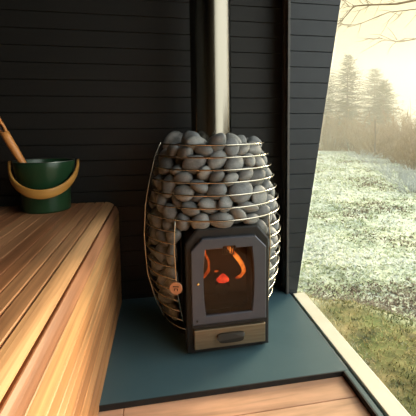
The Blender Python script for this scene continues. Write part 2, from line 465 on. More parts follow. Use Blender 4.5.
# fire
wx = lambda lx: SX + lx
def stovepos(lx, ly, lz): return (SX + lx, SY + ly, SZ + lz)
t = tag(link('charred_log', (lambda b: (tube(b, [stovepos(DX - .07, -.115, .118), stovepos(DX - .02, -.120, .121), stovepos(DX + .03, -.112, .119), stovepos(DX + .075, -.105, .117)], [.022, .026, .025, .021], 12), b)[1])(bmesh.new()), M_char), 'charred dark log lying on the floor of the firebox', 'firewood')
t = tag(link('charred_log', (lambda b: (tube(b, [stovepos(DX - .005, -.135, .166), stovepos(DX - .001, -.11, .168), stovepos(DX + .004, -.07, .17)], [.021, .024, .022], 12), b)[1])(bmesh.new()), M_char), 'charred log lying across the lower log under the red ember', 'firewood')
bm = bmesh.new(); bmesh.ops.create_icosphere(bm, subdivisions=3, radius=1)
for vv in bm.verts:
    c = vv.co; d = 1 + .12 * math.sin(5 * c.x + 1) * math.sin(4 * c.y)
    c.z = max(c.z, -.35); vv.co = Vector((c.x * .0195 * d, c.y * .015 * d, c.z * .019 * d * (1 - .35 * abs(c.x))))
tag(link('ember', bm, M_ember, None, stovepos(DX - .003, -.135, .196), True), 'glowing red ember dome in the middle behind the stove glass', 'fire')
def flame(pts, rad, m, lab):
    P = [Vector(stovepos(*p)) for p in pts]; out = []; rr = []
    n = len(P)
    for i in range(n - 1):
        p0, p1, p2, p3 = P[max(i - 1, 0)], P[i], P[i + 1], P[min(i + 2, n - 1)]
        for k in range(6):
            u = k / 6
            out.append(.5 * ((2 * p1) + (p2 - p0) * u + (2 * p0 - 5 * p1 + 4 * p2 - p3) * u * u + (3 * p1 - p0 - 3 * p2 + p3) * u ** 3)); rr.append(rad[i] + (rad[i + 1] - rad[i]) * u)
    out.append(P[-1]); rr.append(rad[-1])
    bm = bmesh.new(); tube(bm, out, rr, 10)
    for vv in bm.verts:
        vv.co += noise.noise_vector(vv.co * 60) * .0022
    tag(link('flame', bm, m, None, smooth=True), lab, 'fire')
yF = -.185
flame([(DX - .006, yF, .330), (DX + .004, yF, .322), (DX + .018, yF, .304), (DX + .036, yF, .280), (DX + .0505, yF, .256), (DX + .0545, yF, .238), (DX + .048, yF, .226), (DX + .035, yF, .219), (DX + .028, yF, .219)],
      [.002, .0062, .0066, .0072, .0062, .0072, .0062, .0042, .001], M_flame, 'bright orange flame curling down the right side of the stove glass')
flame([(DX - .017, yF, .331), (DX - .013, yF, .326), (DX - .006, yF, .327)], [.002, .005, .002], M_flame, 'tiny orange flame tip at the top of the stove glass')
flame([(DX - .062, yF, .318), (DX - .064, yF, .302), (DX - .056, yF, .286), (DX - .053, yF, .264), (DX - .054, yF, .248), (DX - .064, yF, .234), (DX - .070, yF, .226)],
      [.001, .0028, .0036, .0030, .0048, .0040, .001], M_flamed, 'thin dull orange flame at the left side of the stove glass')
flame([(DX - .037, yF, .242), (DX - .030, yF, .244), (DX - .022, yF, .245)], [.001, .0036, .0012], M_flamed, 'small orange flicker left of the red ember')
lp = bpy.data.lights.new('fire_light', 'POINT'); lp.energy = .14; lp.color = (1, .42, .12); lp.shadow_soft_size = .03
lo = bpy.data.objects.new('fire_light', lp); C.objects.link(lo); lo.location = stovepos(DX, -.165, .262)

# flue pipe
bm = bmesh.new(); lathe(bm, [(.0675, .535), (.0675, 2.13)], 96, (SX - .004, SY)); 
lathe(bm, [(.064, 2.13), (.064, .535)], 96, (SX - .004, SY))
bmesh.ops.remove_doubles(bm, verts=bm.verts, dist=1e-6)
tag(link('flue_pipe', bm, M_pipe, smooth=True), 'tall round polished steel flue pipe rising out of the stones', 'flue')

# ------------------------------------------------------------------ stones
def stone_mesh(k):
    rnd = random.Random(100 + k)
    bm = bmesh.new(); bmesh.ops.create_icosphere(bm, subdivisions=4, radius=1)
    a = rnd.uniform(.027, .039); b = a * rnd.uniform(.70, .88); c = a * rnd.uniform(.50, .66)
    ph = [rnd.uniform(0, 6.28) for _ in range(6)]; am = rnd.uniform(.04, .09); eg = rnd.uniform(-.18, .18)
    for v in bm.verts:
        x, y, z = v.co
        d = 1 + am * math.sin(2.1 * x + ph[0]) * math.sin(1.9 * y + ph[1]) + am * .7 * math.sin(3 * z + ph[2] + x * 1.5) + .03 * math.sin(4 * y + ph[3])
        t = 1 + eg * x
        v.co = (x * a * d * 1.04, y * b * d * t * 1.02, z * c * d * t * .98)
    me = bpy.data.meshes.new('sauna_stone'); bm.to_mesh(me); bm.free()
    for p in me.polygons: p.use_smooth = True
    me.materials.append(M_stone); return me
SM = [stone_mesh(k) for k in range(14)]
ORD = ['', 'first', 'second', 'third', 'fourth', 'fifth', 'sixth', 'seventh', 'eighth', 'ninth', 'tenth', 'eleventh', 'twelfth', 'thirteenth', 'fourteenth', 'fifteenth', 'sixteenth', 'seventeenth', 'eighteenth', 'nineteenth', 'twentieth']
STONES = [
(7,0.1417,0.0278,0.0736,0.269,0.744,0.264,-0.551,-1,0), (11,-0.1409,0.0532,0.0762,0.273,0.854,0.130,0.423,13,3), (11,-0.1516,-0.0357,0.0727,0.608,0.280,0.343,0.658,15,1),
(0,-0.0656,-0.1911,0.4004,0.234,-0.021,0.678,0.696,7,6), (5,0.1525,-0.0745,0.1209,0.603,-0.223,0.762,0.081,15,3), (1,-0.1565,0.0128,0.0996,0.095,0.392,0.482,-0.777,-1,0),
(0,-0.1407,-0.1462,0.3514,0.489,-0.772,0.083,-0.399,8,3), (11,0.1520,-0.0332,0.1881,0.184,-0.715,-0.404,0.541,-1,0), (4,0.1546,-0.0261,0.0804,0.489,0.556,0.502,0.447,-1,0),
(11,-0.1641,-0.0366,0.1196,0.030,-0.386,-0.921,0.028,14,1), (3,-0.1628,-0.0884,0.2060,0.273,0.851,-0.284,0.348,12,2), (0,0.0895,-0.1754,0.3965,0.037,-0.398,0.910,-0.114,7,8),
(1,0.1593,0.0163,0.1162,0.316,-0.086,-0.873,-0.361,-1,0), (2,-0.1436,0.0485,0.1228,0.872,0.384,-0.230,-0.200,-1,0), (2,-0.1435,-0.0921,0.0878,0.004,0.662,0.151,0.734,15,2),
(11,-0.0021,-0.1938,0.4036,0.956,-0.255,0.063,-0.127,6,6), (6,0.1471,-0.1195,0.1651,0.474,0.301,-0.628,-0.539,13,4), (0,0.1508,0.0655,0.0778,0.437,-0.748,0.046,-0.497,-1,0),
(11,-0.1746,0.0214,0.1418,0.789,-0.072,0.100,0.603,13,1), (9,-0.1467,-0.1371,0.2323,0.417,0.721,-0.131,-0.537,11,3), (0,0.0495,-0.1490,0.3962,0.083,-0.404,0.902,0.130,7,7),
(4,0.1541,-0.1182,0.2834,0.618,0.019,0.782,-0.083,9,6), (7,0.1393,0.0572,0.1188,0.795,0.335,-0.248,0.442,-1,0), (11,-0.1577,-0.0856,0.1505,0.736,0.464,-0.205,-0.448,13,2),
(5,-0.1130,-0.1502,0.3924,0.610,0.303,0.592,0.431,7,5), (12,0.1499,-0.1289,0.2247,0.698,0.426,0.554,0.156,11,4), (1,0.1624,-0.0273,0.1327,0.847,0.521,0.086,-0.066,14,2),
(7,0.0110,-0.1884,0.4513,0.372,-0.237,0.612,-0.656,5,9), (9,0.1252,-0.1536,0.3646,0.845,-0.063,0.446,0.288,7,9), (12,0.1868,0.0004,0.1610,0.706,0.028,-0.705,0.061,-1,0),
(3,-0.1407,0.0569,0.1686,0.693,-0.372,-0.070,0.613,10,3), (2,0.1916,-0.0785,0.2895,0.096,-0.616,0.352,0.698,10,5), (1,0.1668,-0.0835,0.2394,0.210,-0.050,0.691,0.690,11,5),
(4,-0.1548,-0.0311,0.1773,0.178,-0.622,-0.143,0.749,-1,0), (2,-0.1509,-0.1266,0.1814,0.553,0.711,-0.164,-0.402,12,3), (12,0.1910,-0.0483,0.2120,0.218,-0.639,0.144,-0.724,12,4),
(10,0.1601,0.0451,0.1560,0.130,0.226,-0.960,-0.100,-1,0), (6,-0.1951,-0.0457,0.2216,0.242,0.537,0.207,0.781,11,1), (11,-0.0585,-0.1460,0.4028,0.368,0.050,0.308,0.876,6,4),
(0,0.1982,-0.0013,0.2122,0.791,-0.182,0.393,0.432,-1,0), (5,-0.1874,0.0109,0.1918,0.073,0.438,-0.873,0.204,12,1), (0,-0.0039,-0.1503,0.4017,0.167,-0.093,-0.666,0.721,6,5),
(0,0.1669,-0.0855,0.1981,0.145,-0.021,0.038,0.988,13,6), (8,0.1799,0.0636,0.1895,0.090,0.909,-0.352,-0.204,-1,0), (8,-0.1898,0.0441,0.2220,0.473,0.123,-0.161,-0.857,-1,0),
(13,-0.1716,-0.0876,0.2481,0.910,-0.132,-0.259,0.296,11,2), (13,0.0464,-0.1887,0.4169,0.013,0.389,0.388,0.835,6,7), (8,0.1822,-0.0552,0.1614,0.710,0.440,0.482,0.266,13,5),
(6,-0.1413,0.0727,0.2167,0.735,0.085,-0.172,0.650,10,4), (2,-0.1770,0.0704,0.1912,0.049,-0.621,-0.769,0.142,-1,0), (6,-0.1903,-0.0443,0.2718,0.342,0.076,-0.931,0.102,9,2),
(13,0.1071,-0.1127,0.3877,0.296,-0.733,-0.611,0.035,-1,0), (6,0.1604,-0.0301,0.2397,0.111,0.967,-0.077,0.219,-1,0), (1,-0.1490,0.0163,0.2235,0.699,0.451,0.156,-0.532,10,2),
(6,-0.1464,-0.1304,0.2926,0.118,0.744,0.030,0.657,9,4), (8,0.1752,-0.0930,0.3770,0.356,-0.516,0.032,-0.778,7,11), (13,0.1530,-0.0684,0.2723,0.047,0.175,-0.355,-0.917,-1,0),
(10,0.1472,0.0271,0.2057,0.504,0.329,0.398,0.692,-1,0), (6,-0.1534,-0.0415,0.2362,0.282,-0.685,0.582,-0.335,-1,0), (12,-0.0893,-0.1695,0.4359,0.366,0.112,0.097,0.919,6,3),
(5,0.1525,-0.0193,0.2806,0.482,0.471,0.663,0.325,-1,0), (10,-0.1375,0.0612,0.2675,0.717,0.502,0.482,-0.047,9,5), (12,-0.1690,-0.1063,0.3347,0.399,-0.471,-0.760,0.203,8,2),
(3,0.1527,-0.1084,0.3439,0.073,0.956,-0.165,-0.232,8,4), (2,0.1884,0.0427,0.2172,0.206,-0.268,0.100,-0.936,-1,0), (4,-0.1408,-0.0998,0.3768,0.429,-0.860,-0.002,0.278,7,4),
(6,0.0806,-0.1665,0.4311,0.217,0.958,0.139,-0.128,6,8), (6,0.1545,0.0391,0.2531,0.153,-0.879,0.407,0.197,-1,0), (7,-0.1917,0.0003,0.2394,0.182,0.104,0.429,0.879,10,1),
(0,0.1886,-0.0686,0.3387,0.349,-0.500,0.743,0.274,9,7), (8,0.1938,-0.0401,0.2821,0.265,0.534,-0.219,0.772,-1,0), (2,-0.1884,0.0307,0.2579,0.285,0.953,-0.093,0.038,-1,0),
(9,-0.1514,0.0048,0.2678,0.354,-0.873,-0.271,0.199,-1,0), (9,0.1530,-0.0636,0.3136,0.082,-0.629,-0.772,-0.021,-1,0), (4,0.1958,0.0103,0.2687,0.750,-0.274,0.600,-0.043,-1,0),
(12,-0.1748,-0.0940,0.2885,0.163,-0.729,-0.500,-0.438,9,3), (7,-0.1128,-0.1025,0.4170,0.373,-0.178,-0.910,-0.022,6,2), (0,0.1908,0.0636,0.2763,0.347,-0.779,0.326,0.407,-1,0),
(8,-0.1892,0.0725,0.2544,0.563,0.365,0.706,-0.227,-1,0), (7,-0.1991,-0.0038,0.2933,0.502,0.673,-0.473,0.268,9,1), (5,-0.0360,-0.1756,0.4442,0.193,0.288,-0.936,0.060,5,8),
(3,0.2010,-0.0179,0.3305,0.498,0.555,0.374,0.552,-1,0), (10,-0.1551,-0.0384,0.3035,0.456,0.320,0.763,0.330,-1,0), (7,-0.1498,-0.1297,0.4197,0.619,0.107,-0.606,0.489,6,1),
(12,0.1502,-0.0384,0.3637,0.751,0.251,0.449,-0.415,-1,0), (8,-0.1899,0.0388,0.2916,0.053,0.968,0.092,-0.225,-1,0), (4,-0.1923,-0.0457,0.3334,0.558,-0.048,0.822,0.102,8,1),
(9,-0.0135,-0.1859,0.4902,0.177,-0.012,0.762,0.623,4,8), (4,0.1893,-0.0109,0.3878,0.332,-0.595,0.709,-0.186,-1,0), (5,-0.1596,0.0181,0.3153,0.341,0.127,-0.930,-0.046,-1,0),
(1,-0.1477,-0.0526,0.3599,0.277,-0.518,-0.726,-0.358,-1,0), (6,0.0223,-0.1400,0.4362,0.620,0.015,0.126,-0.774,5,10), (2,0.1574,-0.0171,0.3245,0.937,-0.215,0.141,-0.235,-1,0),
(13,0.1994,0.0388,0.3223,0.016,-0.576,0.416,0.704,-1,0), (11,-0.1753,0.0698,0.3196,0.074,0.049,0.573,0.815,-1,0), (1,-0.0759,-0.1143,0.4403,0.693,-0.441,0.367,-0.435,5,6),
(12,0.1527,-0.0258,0.4178,0.007,-0.534,-0.718,0.446,-1,0), (12,0.1549,0.0329,0.3011,0.283,0.032,0.956,-0.062,-1,0), (7,-0.1545,-0.0062,0.3557,0.564,0.268,0.227,-0.747,-1,0),
(12,-0.1098,-0.1502,0.4824,0.806,0.539,-0.091,-0.227,4,4), (2,0.1494,-0.1245,0.3827,0.180,0.589,0.668,0.418,7,10), (11,-0.1864,-0.0630,0.3924,0.692,0.115,-0.390,0.597,7,3),
(6,0.0783,-0.1104,0.4300,0.195,-0.242,-0.914,-0.262,5,11), (3,-0.1966,0.0340,0.3680,0.689,0.110,0.711,0.090,7,2), (3,0.0630,-0.1731,0.4828,0.263,0.037,0.515,-0.815,4,10),
(5,0.1579,0.0222,0.3472,0.884,0.014,-0.025,-0.467,-1,0), (11,0.1885,0.0567,0.3776,0.350,0.663,-0.477,-0.459,-1,0), (7,-0.1912,-0.0157,0.3817,0.069,-0.015,-0.827,0.557,7,1),
(8,-0.1217,-0.1212,0.4548,0.492,0.388,-0.116,0.771,5,5), (1,0.1385,-0.0706,0.3918,0.626,0.390,-0.177,0.651,-1,0), (7,0.1382,0.0685,0.3663,0.857,0.049,-0.285,-0.428,-1,0),
(11,-0.1913,-0.0083,0.4295,0.622,0.350,-0.646,-0.268,5,1), (13,-0.0630,-0.1503,0.4690,0.256,-0.068,0.964,0.002,5,7), (4,0.1836,0.0085,0.4462,0.466,-0.212,0.857,-0.062,-1,0),
(10,-0.1426,0.0549,0.3600,0.566,-0.628,-0.503,0.180,-1,0), (1,-0.1689,-0.0862,0.4468,0.075,0.689,-0.102,0.714,5,3), (0,-0.0910,-0.1145,0.4812,0.001,0.347,0.813,-0.467,4,5),
(2,0.1901,-0.0571,0.4026,0.430,-0.483,0.746,0.156,7,12), (10,-0.1448,-0.0500,0.4186,0.521,0.071,0.581,0.621,5,4), (4,0.1654,-0.0904,0.4274,0.579,0.016,0.369,-0.727,6,10),
(12,0.1273,-0.1401,0.4109,0.110,-0.970,-0.035,-0.212,6,9), (8,0.1495,0.0253,0.3946,0.225,0.566,-0.675,-0.418,-1,0), (3,-0.1553,0.0193,0.4047,0.248,-0.773,0.503,-0.296,-1,0),
(5,-0.1304,-0.0192,0.4529,0.114,0.908,-0.392,0.096,-1,0), (1,0.0729,-0.1344,0.4620,0.083,0.146,-0.869,-0.465,5,12), (2,-0.1803,-0.0442,0.4613,0.477,0.405,-0.206,0.752,5,2),
(12,-0.0317,-0.1158,0.4597,0.817,0.308,0.260,-0.413,-1,0), (10,0.0093,-0.1476,0.4828,0.750,0.659,0.024,-0.042,4,9), (12,0.1189,-0.0605,0.4368,0.394,-0.467,0.400,-0.684,-1,0),
(5,-0.1467,-0.1018,0.5008,0.344,0.541,0.118,-0.759,4,3), (12,0.0369,-0.1044,0.4738,0.394,-0.093,-0.889,-0.216,-1,0), (11,0.1479,-0.0301,0.4678,0.358,0.561,-0.473,-0.578,-1,0),
(8,0.1365,0.0670,0.4210,0.232,-0.959,0.073,-0.146,-1,0), (1,-0.1248,0.0196,0.4846,0.825,-0.453,0.332,0.066,-1,0), (7,-0.0648,-0.1665,0.5034,0.908,-0.028,0.145,-0.391,4,6),
(6,0.1218,-0.1488,0.4624,0.350,-0.175,0.604,-0.695,5,14), (13,0.1898,0.0435,0.4183,0.347,-0.584,0.725,0.111,-1,0), (0,-0.1828,0.0386,0.4398,0.005,0.979,-0.067,-0.195,-1,0),
(7,-0.0091,-0.1039,0.4962,0.647,0.535,-0.509,-0.188,4,7), (9,0.0870,-0.0865,0.4678,0.129,-0.058,0.035,0.989,-1,0), (5,0.1329,0.0194,0.4436,0.266,-0.401,0.598,-0.641,-1,0),
(0,-0.1318,0.0332,0.4466,0.109,0.058,-0.949,-0.290,-1,0), (4,0.1187,-0.1184,0.5115,0.152,0.348,-0.300,-0.875,3,10), (12,0.1064,-0.0454,0.4854,0.048,0.479,0.291,-0.827,-1,0),
(3,-0.1787,0.0044,0.4853,0.784,0.067,0.404,0.465,4,1), (7,-0.0770,-0.0764,0.4753,0.498,-0.833,0.159,-0.178,-1,0), (9,0.1325,-0.0117,0.5181,0.060,-0.753,0.500,0.423,-1,0),
(10,-0.0517,-0.1061,0.5136,0.654,0.477,0.465,0.360,3,4), (10,0.0720,-0.0817,0.5055,0.019,-0.820,-0.564,0.096,-1,0), (12,0.1182,0.0616,0.4600,0.565,0.691,-0.118,0.435,-1,0),
(3,-0.1597,0.0736,0.4696,0.794,0.189,0.009,0.578,-1,0), (2,-0.1144,-0.0732,0.4548,0.102,-0.404,0.045,-0.908,-1,0), (8,-0.0109,-0.1673,0.5280,0.377,0.591,0.711,-0.055,3,6),
(2,0.1195,-0.1113,0.4496,0.643,-0.409,-0.645,-0.060,5,13), (10,-0.1047,-0.0262,0.4974,0.308,-0.833,0.432,0.157,-1,0), (5,-0.0680,-0.0856,0.5600,0.056,0.997,0.038,0.040,-1,0),
(12,0.1594,-0.0901,0.4797,0.230,-0.398,0.783,-0.418,4,11), (11,0.1053,0.0097,0.4910,0.493,0.607,0.621,0.058,-1,0), (4,-0.1574,0.0574,0.5159,0.547,-0.812,-0.161,0.123,-1,0),
(3,-0.1587,-0.0523,0.4929,0.372,-0.153,-0.884,-0.236,4,2), (0,0.0278,-0.1725,0.5204,0.312,0.190,-0.256,-0.895,3,8), (9,0.1872,-0.0459,0.4578,0.117,-0.615,0.249,-0.739,5,15),
(7,-0.1085,-0.1375,0.5224,0.414,0.006,0.373,0.831,3,2), (3,0.0335,-0.1135,0.5313,0.227,0.516,0.693,0.449,3,7), (4,0.1571,-0.0628,0.5193,0.597,-0.013,-0.224,-0.770,3,11),
(9,0.0801,0.0551,0.4928,0.251,0.803,-0.134,-0.524,-1,0), (13,-0.0758,-0.0585,0.5209,0.833,-0.295,0.463,-0.071,-1,0), (1,-0.0981,-0.0928,0.5165,0.349,0.660,-0.612,0.262,3,3),
(10,-0.0112,-0.1146,0.5473,0.501,0.345,-0.022,-0.793,2,7), (2,0.1361,-0.1041,0.5611,0.297,0.146,-0.847,-0.416,2,12), (7,0.1729,0.0683,0.4510,0.010,-0.576,0.818,-0.010,-1,0),
(3,-0.1604,0.0009,0.5310,0.063,0.994,-0.084,-0.011,3,1), (13,-0.0456,-0.1609,0.5399,0.156,-0.385,0.787,-0.456,3,5), (11,0.0990,-0.0423,0.5344,0.146,0.505,0.748,0.405,-1,0),
(11,0.1020,0.0413,0.5319,0.890,0.106,0.429,0.108,-1,0), (3,-0.1019,0.0650,0.4908,0.410,-0.643,0.616,0.198,-1,0), (10,-0.0737,-0.1398,0.5660,0.517,0.797,-0.309,0.042,2,4),
(12,0.0775,-0.1506,0.5316,0.859,-0.124,-0.216,0.446,3,9), (11,0.1774,0.0015,0.5045,0.677,-0.109,-0.124,-0.718,-1,0), (7,-0.1565,0.0381,0.5630,0.217,0.753,-0.539,-0.308,-1,0),
(11,0.0454,-0.1521,0.5656,0.913,0.166,-0.119,0.353,2,8), (6,0.1593,0.0198,0.5457,0.668,0.103,0.087,0.732,-1,0), (7,0.1486,0.0717,0.5362,0.990,-0.079,0.039,0.111,-1,0),
(0,-0.1030,-0.0119,0.5480,0.453,-0.116,-0.179,0.866,-1,0), (13,-0.1236,-0.1057,0.5478,0.642,-0.101,-0.120,0.750,2,2), (13,0.1620,-0.0467,0.5667,0.597,-0.014,-0.786,-0.162,2,13),
(0,0.1754,0.0596,0.4961,0.638,0.086,-0.643,0.415,-1,0), (7,-0.1033,0.0286,0.5179,0.897,-0.291,0.132,-0.304,-1,0), (8,-0.1269,-0.0496,0.5247,0.733,-0.030,-0.238,0.637,-1,0),
(11,-0.0048,-0.1521,0.5800,0.649,0.654,0.085,0.378,2,6), (0,0.1464,0.0358,0.5111,0.742,-0.466,-0.473,0.096,-1,0), (10,-0.0460,0.0907,0.5767,0.436,-0.455,-0.448,-0.634,-1,0),
(12,-0.0803,0.0660,0.5383,0.595,-0.044,-0.551,0.583,-1,0), (10,-0.1560,-0.0578,0.5532,0.402,-0.667,0.609,-0.148,2,1), (0,0.0958,-0.1004,0.5443,0.454,0.858,0.226,0.085,2,9),
(4,0.0869,0.0737,0.6041,0.770,-0.335,-0.526,-0.138,-1,0), (6,-0.0989,-0.0518,0.5720,0.671,0.700,0.128,0.208,2,3), (5,-0.0343,-0.0999,0.5986,0.957,0.122,0.155,-0.214,2,5),
(3,0.0684,-0.0747,0.5654,0.429,0.706,-0.383,0.414,-1,0), (6,0.0968,-0.0303,0.5914,0.117,0.568,0.075,-0.811,-1,0), (7,-0.0119,0.1326,0.5712,0.386,0.069,-0.464,-0.794,-1,0),
(7,-0.1062,0.1117,0.5697,0.218,0.102,0.878,0.414,-1,0), (9,-0.1024,0.0322,0.5556,0.090,0.137,0.924,-0.346,-1,0), (7,-0.1353,-0.0658,0.6039,0.474,0.397,0.715,0.328,1,2),
(0,0.0953,-0.1308,0.5755,0.717,0.091,0.284,-0.630,2,10), (7,0.1295,-0.0227,0.5633,0.838,-0.384,0.388,-0.013,-1,0), (8,-0.0862,0.0648,0.5854,0.293,0.312,0.861,0.275,-1,0),
(4,-0.1068,-0.0108,0.5955,0.395,0.688,0.597,0.118,1,3), (11,-0.0980,-0.1049,0.5992,0.374,0.460,0.739,0.320,1,4), (10,0.0224,-0.1026,0.5980,0.489,0.125,-0.822,0.262,1,6),
(8,0.1242,-0.0663,0.5650,0.362,-0.227,-0.888,-0.170,2,11), (12,0.1271,0.0922,0.5716,0.557,-0.745,0.132,-0.343,-1,0), (12,-0.1253,0.0730,0.5590,0.200,-0.511,-0.709,-0.443,-1,0),
(4,-0.0782,-0.0679,0.6280,0.159,0.679,0.411,-0.588,0,3), (5,-0.0074,-0.1396,0.6280,0.491,-0.686,0.118,-0.524,0,5), (5,0.1186,-0.0852,0.6056,0.468,-0.100,0.289,-0.830,1,9),
(10,0.1106,0.0288,0.5792,0.328,-0.821,-0.388,0.261,-1,0), (3,0.0436,0.1034,0.5737,0.556,-0.179,-0.410,-0.701,-1,0), (5,-0.0576,0.1443,0.5731,0.903,-0.197,0.074,0.375,-1,0),
(0,-0.1606,-0.0062,0.5829,0.476,0.037,0.872,0.108,1,1), (13,-0.0477,-0.1423,0.6071,0.050,0.231,0.446,0.864,1,5), (12,0.0523,-0.0861,0.6280,0.639,-0.540,0.496,0.232,0,6),
(3,0.1516,0.0069,0.5881,0.483,-0.320,0.150,-0.801,1,10), (1,0.0911,0.1265,0.5825,0.731,-0.467,-0.117,-0.484,-1,0), (5,-0.0026,0.1046,0.6136,0.249,0.146,-0.613,-0.736,-1,0),
(10,-0.1262,0.0501,0.6013,0.031,-0.508,-0.774,-0.378,-1,0), (13,0.0734,-0.1268,0.6086,0.399,0.234,0.046,-0.885,1,8), (13,0.1383,-0.0310,0.6234,0.237,-0.576,0.718,0.310,0,10),
(8,0.1383,0.0569,0.6109,0.078,-0.526,-0.332,-0.779,0,9), (0,0.0043,0.1547,0.6015,0.821,-0.363,0.230,0.376,-1,0), (4,-0.0819,0.0632,0.6280,0.162,0.527,-0.601,-0.579,0,2),
(7,0.0493,0.1309,0.6056,0.384,0.676,0.522,-0.350,-1,0), (10,-0.0499,0.1275,0.6180,0.233,-0.874,-0.283,0.319,-1,0), (3,-0.1321,0.0113,0.6280,0.539,0.787,-0.160,0.255,0,1),
(1,-0.0657,-0.1195,0.6280,0.966,0.065,0.083,0.236,0,4), (0,0.0824,-0.0566,0.6254,0.378,-0.721,-0.416,-0.405,0,7), (6,0.1034,0.0216,0.6258,0.746,0.146,0.146,0.634,0,8),
(9,0.0385,-0.1449,0.6168,0.635,0.390,0.319,-0.586,1,7), (1,0.0506,0.0894,0.6280,0.299,0.434,0.398,-0.751,-1,0), (6,-0.1073,0.1002,0.6230,0.775,-0.246,-0.518,-0.266,-1,0),
]
def stone_label(row, i):
    if row < 0: return 'grey rounded sauna stone buried behind the others inside the wire cage'
    nth = (ORD[i] + ' from the left') if i > 1 else 'leftmost'
    if row == 0: return 'rounded grey sauna stone in the heap above the top wire hoop, %s' % nth
    return 'grey sauna stone just below the %s wire hoop from the top, %s' % (ORD[row], nth)
for k, x, y, z, qw, qx, qy, qz, row, i in STONES:
    o = bpy.data.objects.new('sauna_stone', SM[k]); C.objects.link(o)
    o.location = stovepos(x, y, z); o.rotation_mode = 'QUATERNION'; o.rotation_quaternion = (qw, qx, qy, qz)
    tag(o, stone_label(row, i), 'stone', 'sauna stones in the wire cage' if row >= 0 else 'hidden stones in the wire cage')

# ------------------------------------------------------------------ bucket and ladle on the bench
BX, BY, BZ = -.388, 1.466, ZB
bucket = thing('sauna_bucket', 'green sauna bucket with ochre wooden bail handle on the bench end', 'bucket', (BX, BY, BZ + .0005))
bm = bmesh.new()
lathe(bm, [(0.0707, 0.0000), (0.0750, 0.0029), (0.0759, 0.0077), (0.0769, 0.0637), (0.0797, 0.0820), (0.0874, 0.1139), (0.0935, 0.1447), (0.0953, 0.1679), (0.0949, 0.1694), (0.0925, 0.1694), (0.0916, 0.1679), (0.0897, 0.1447), (0.0837, 0.1139), (0.0759, 0.0820), (0.0731, 0.0637), (0.0721, 0.0077), (0.0669, 0.0058)], 72, cap0=True, cap1=True)
link('bucket_body', bm, M_green, bucket, smooth=True)
bm = bmesh.new()
lathe(bm, [(.0916, .1684), (.0935, .1710), (.0950, .1713), (.0956, .1694)], 72)
link('bucket_rim', bm, M_steel, bucket, smooth=True)
# water inside
bm = bmesh.new(); lathe(bm, [(.0835, .118), (.001, .118)], 48); 
link('water', bm, mat('dark_water', (.03, .04, .03), .05), bucket)
bm = bmesh.new()
K = 40; yaw = math.radians(9)
prev = None
for k in range(K + 1):
    a = PI * k / K; r = .1045
    u = math.sin(a)
    px, py, pz = -r * math.cos(a), -.113 * u, .165 - .094 * u ** .9
    w = .0075 + .0085 * u ** .7     # half height of the band
    tx = .0042
    out = Vector((px, py, 0)).normalized()
    up = Vector((0, -.25 * u, 1)).normalized()
    P = Vector((px, py, pz))
    ring = [bm.verts.new(P + up * sw * w + out * so * tx) for sw, so in ((-.8, 1), (.8, 1), (1, .6), (1, -.6), (.8, -1), (-.8, -1), (-1, -.6), (-1, .6))]
    if prev:
        for q in range(8): bm.faces.new((prev[q], ring[q], ring[(q + 1) % 8], prev[(q + 1) % 8]))
    else: bm.faces.new(ring)
    prev = ring
bm.faces.new(prev[::-1]); bmesh.ops.recalc_face_normals(bm, faces=bm.faces)
bm.transform(Matrix.Rotation(yaw, 4, 'Z'))
link('bail_handle', bm, M_bail, bucket, smooth=True)
for s_ in (-1, 1):
    bm = bmesh.new()
    b2 = Matrix.Rotation(yaw, 4, 'Z') @ Vector((s_ * .1000, 0, .161))
    tube(bm, [b2 - Vector((s_ * .009, 0, 0)), b2 + Vector((s_ * .011, 0, 0))], .004, 10)
    link('handle_pivot', bm, M_iron, bucket)

ladle = thing('sauna_ladle', 'orange wooden ladle leaning in the green bucket', 'ladle', (BX - .041, BY - .030, BZ + .128))
A = Vector((0, 0, .0)); d = Vector((-.42, -.05, .9)).normalized()
bm = bmesh.new()
L = .27
def prof_r(t): return .0108 + .003 * math.sin(min(1, t * 1.2) * PI / 2)
tube(bm, [A + d * L * t for t in [k / 14 for k in range(9)]], [prof_r(k / 14) for k in range(9)], 14)
hz = .235
link('ladle_handle', bm, M_ladle, ladle, smooth=True)
# upper handle: flattened fork around the hanging hole, then a rounded grip
sd = d.cross(Vector((0, 1, 0))).normalized()
bm = bmesh.new()
for s_ in (-1, 1):
    tube(bm, [A + d * L * t + sd * s_ * o_ for t, o_ in ((.53, .003), (.58, .0070), (.63, .0085), (.67, .0080), (.71, .004))], [.0075, .0048, .0042, .0048, .0075], 10)
tube(bm, [A + d * L * t for t in (.69, .72, .80, .90, .97, 1.0)], [.008, .0125, .0135, .0125, .009, .003], 14)
link('ladle_grip', bm, M_ladle, ladle, smooth=True)
bm = bmesh.new()
c0 = A + d * L * .63
tube(bm, [c0 + Vector((0, -.012, 0)) * math.cos(2 * PI * k / 16) + d * .012 * math.sin(2 * PI * k / 16) for k in range(16)], .0022, 8, closed=True)
link('hanging_loop', bm, M_leather, ladle, smooth=True)
bm = bmesh.new()
lathe(bm, [(.001, -.012), (.018, -.010), (.026, .0), (.029, .012), (.027, .012), (.024, .001), (.016, -.007), (.001, -.009)], 28)
bm.transform(Matrix.Translation((.03, .012, .006)))
link('ladle_bowl', bm, M_steel, ladle, smooth=True)

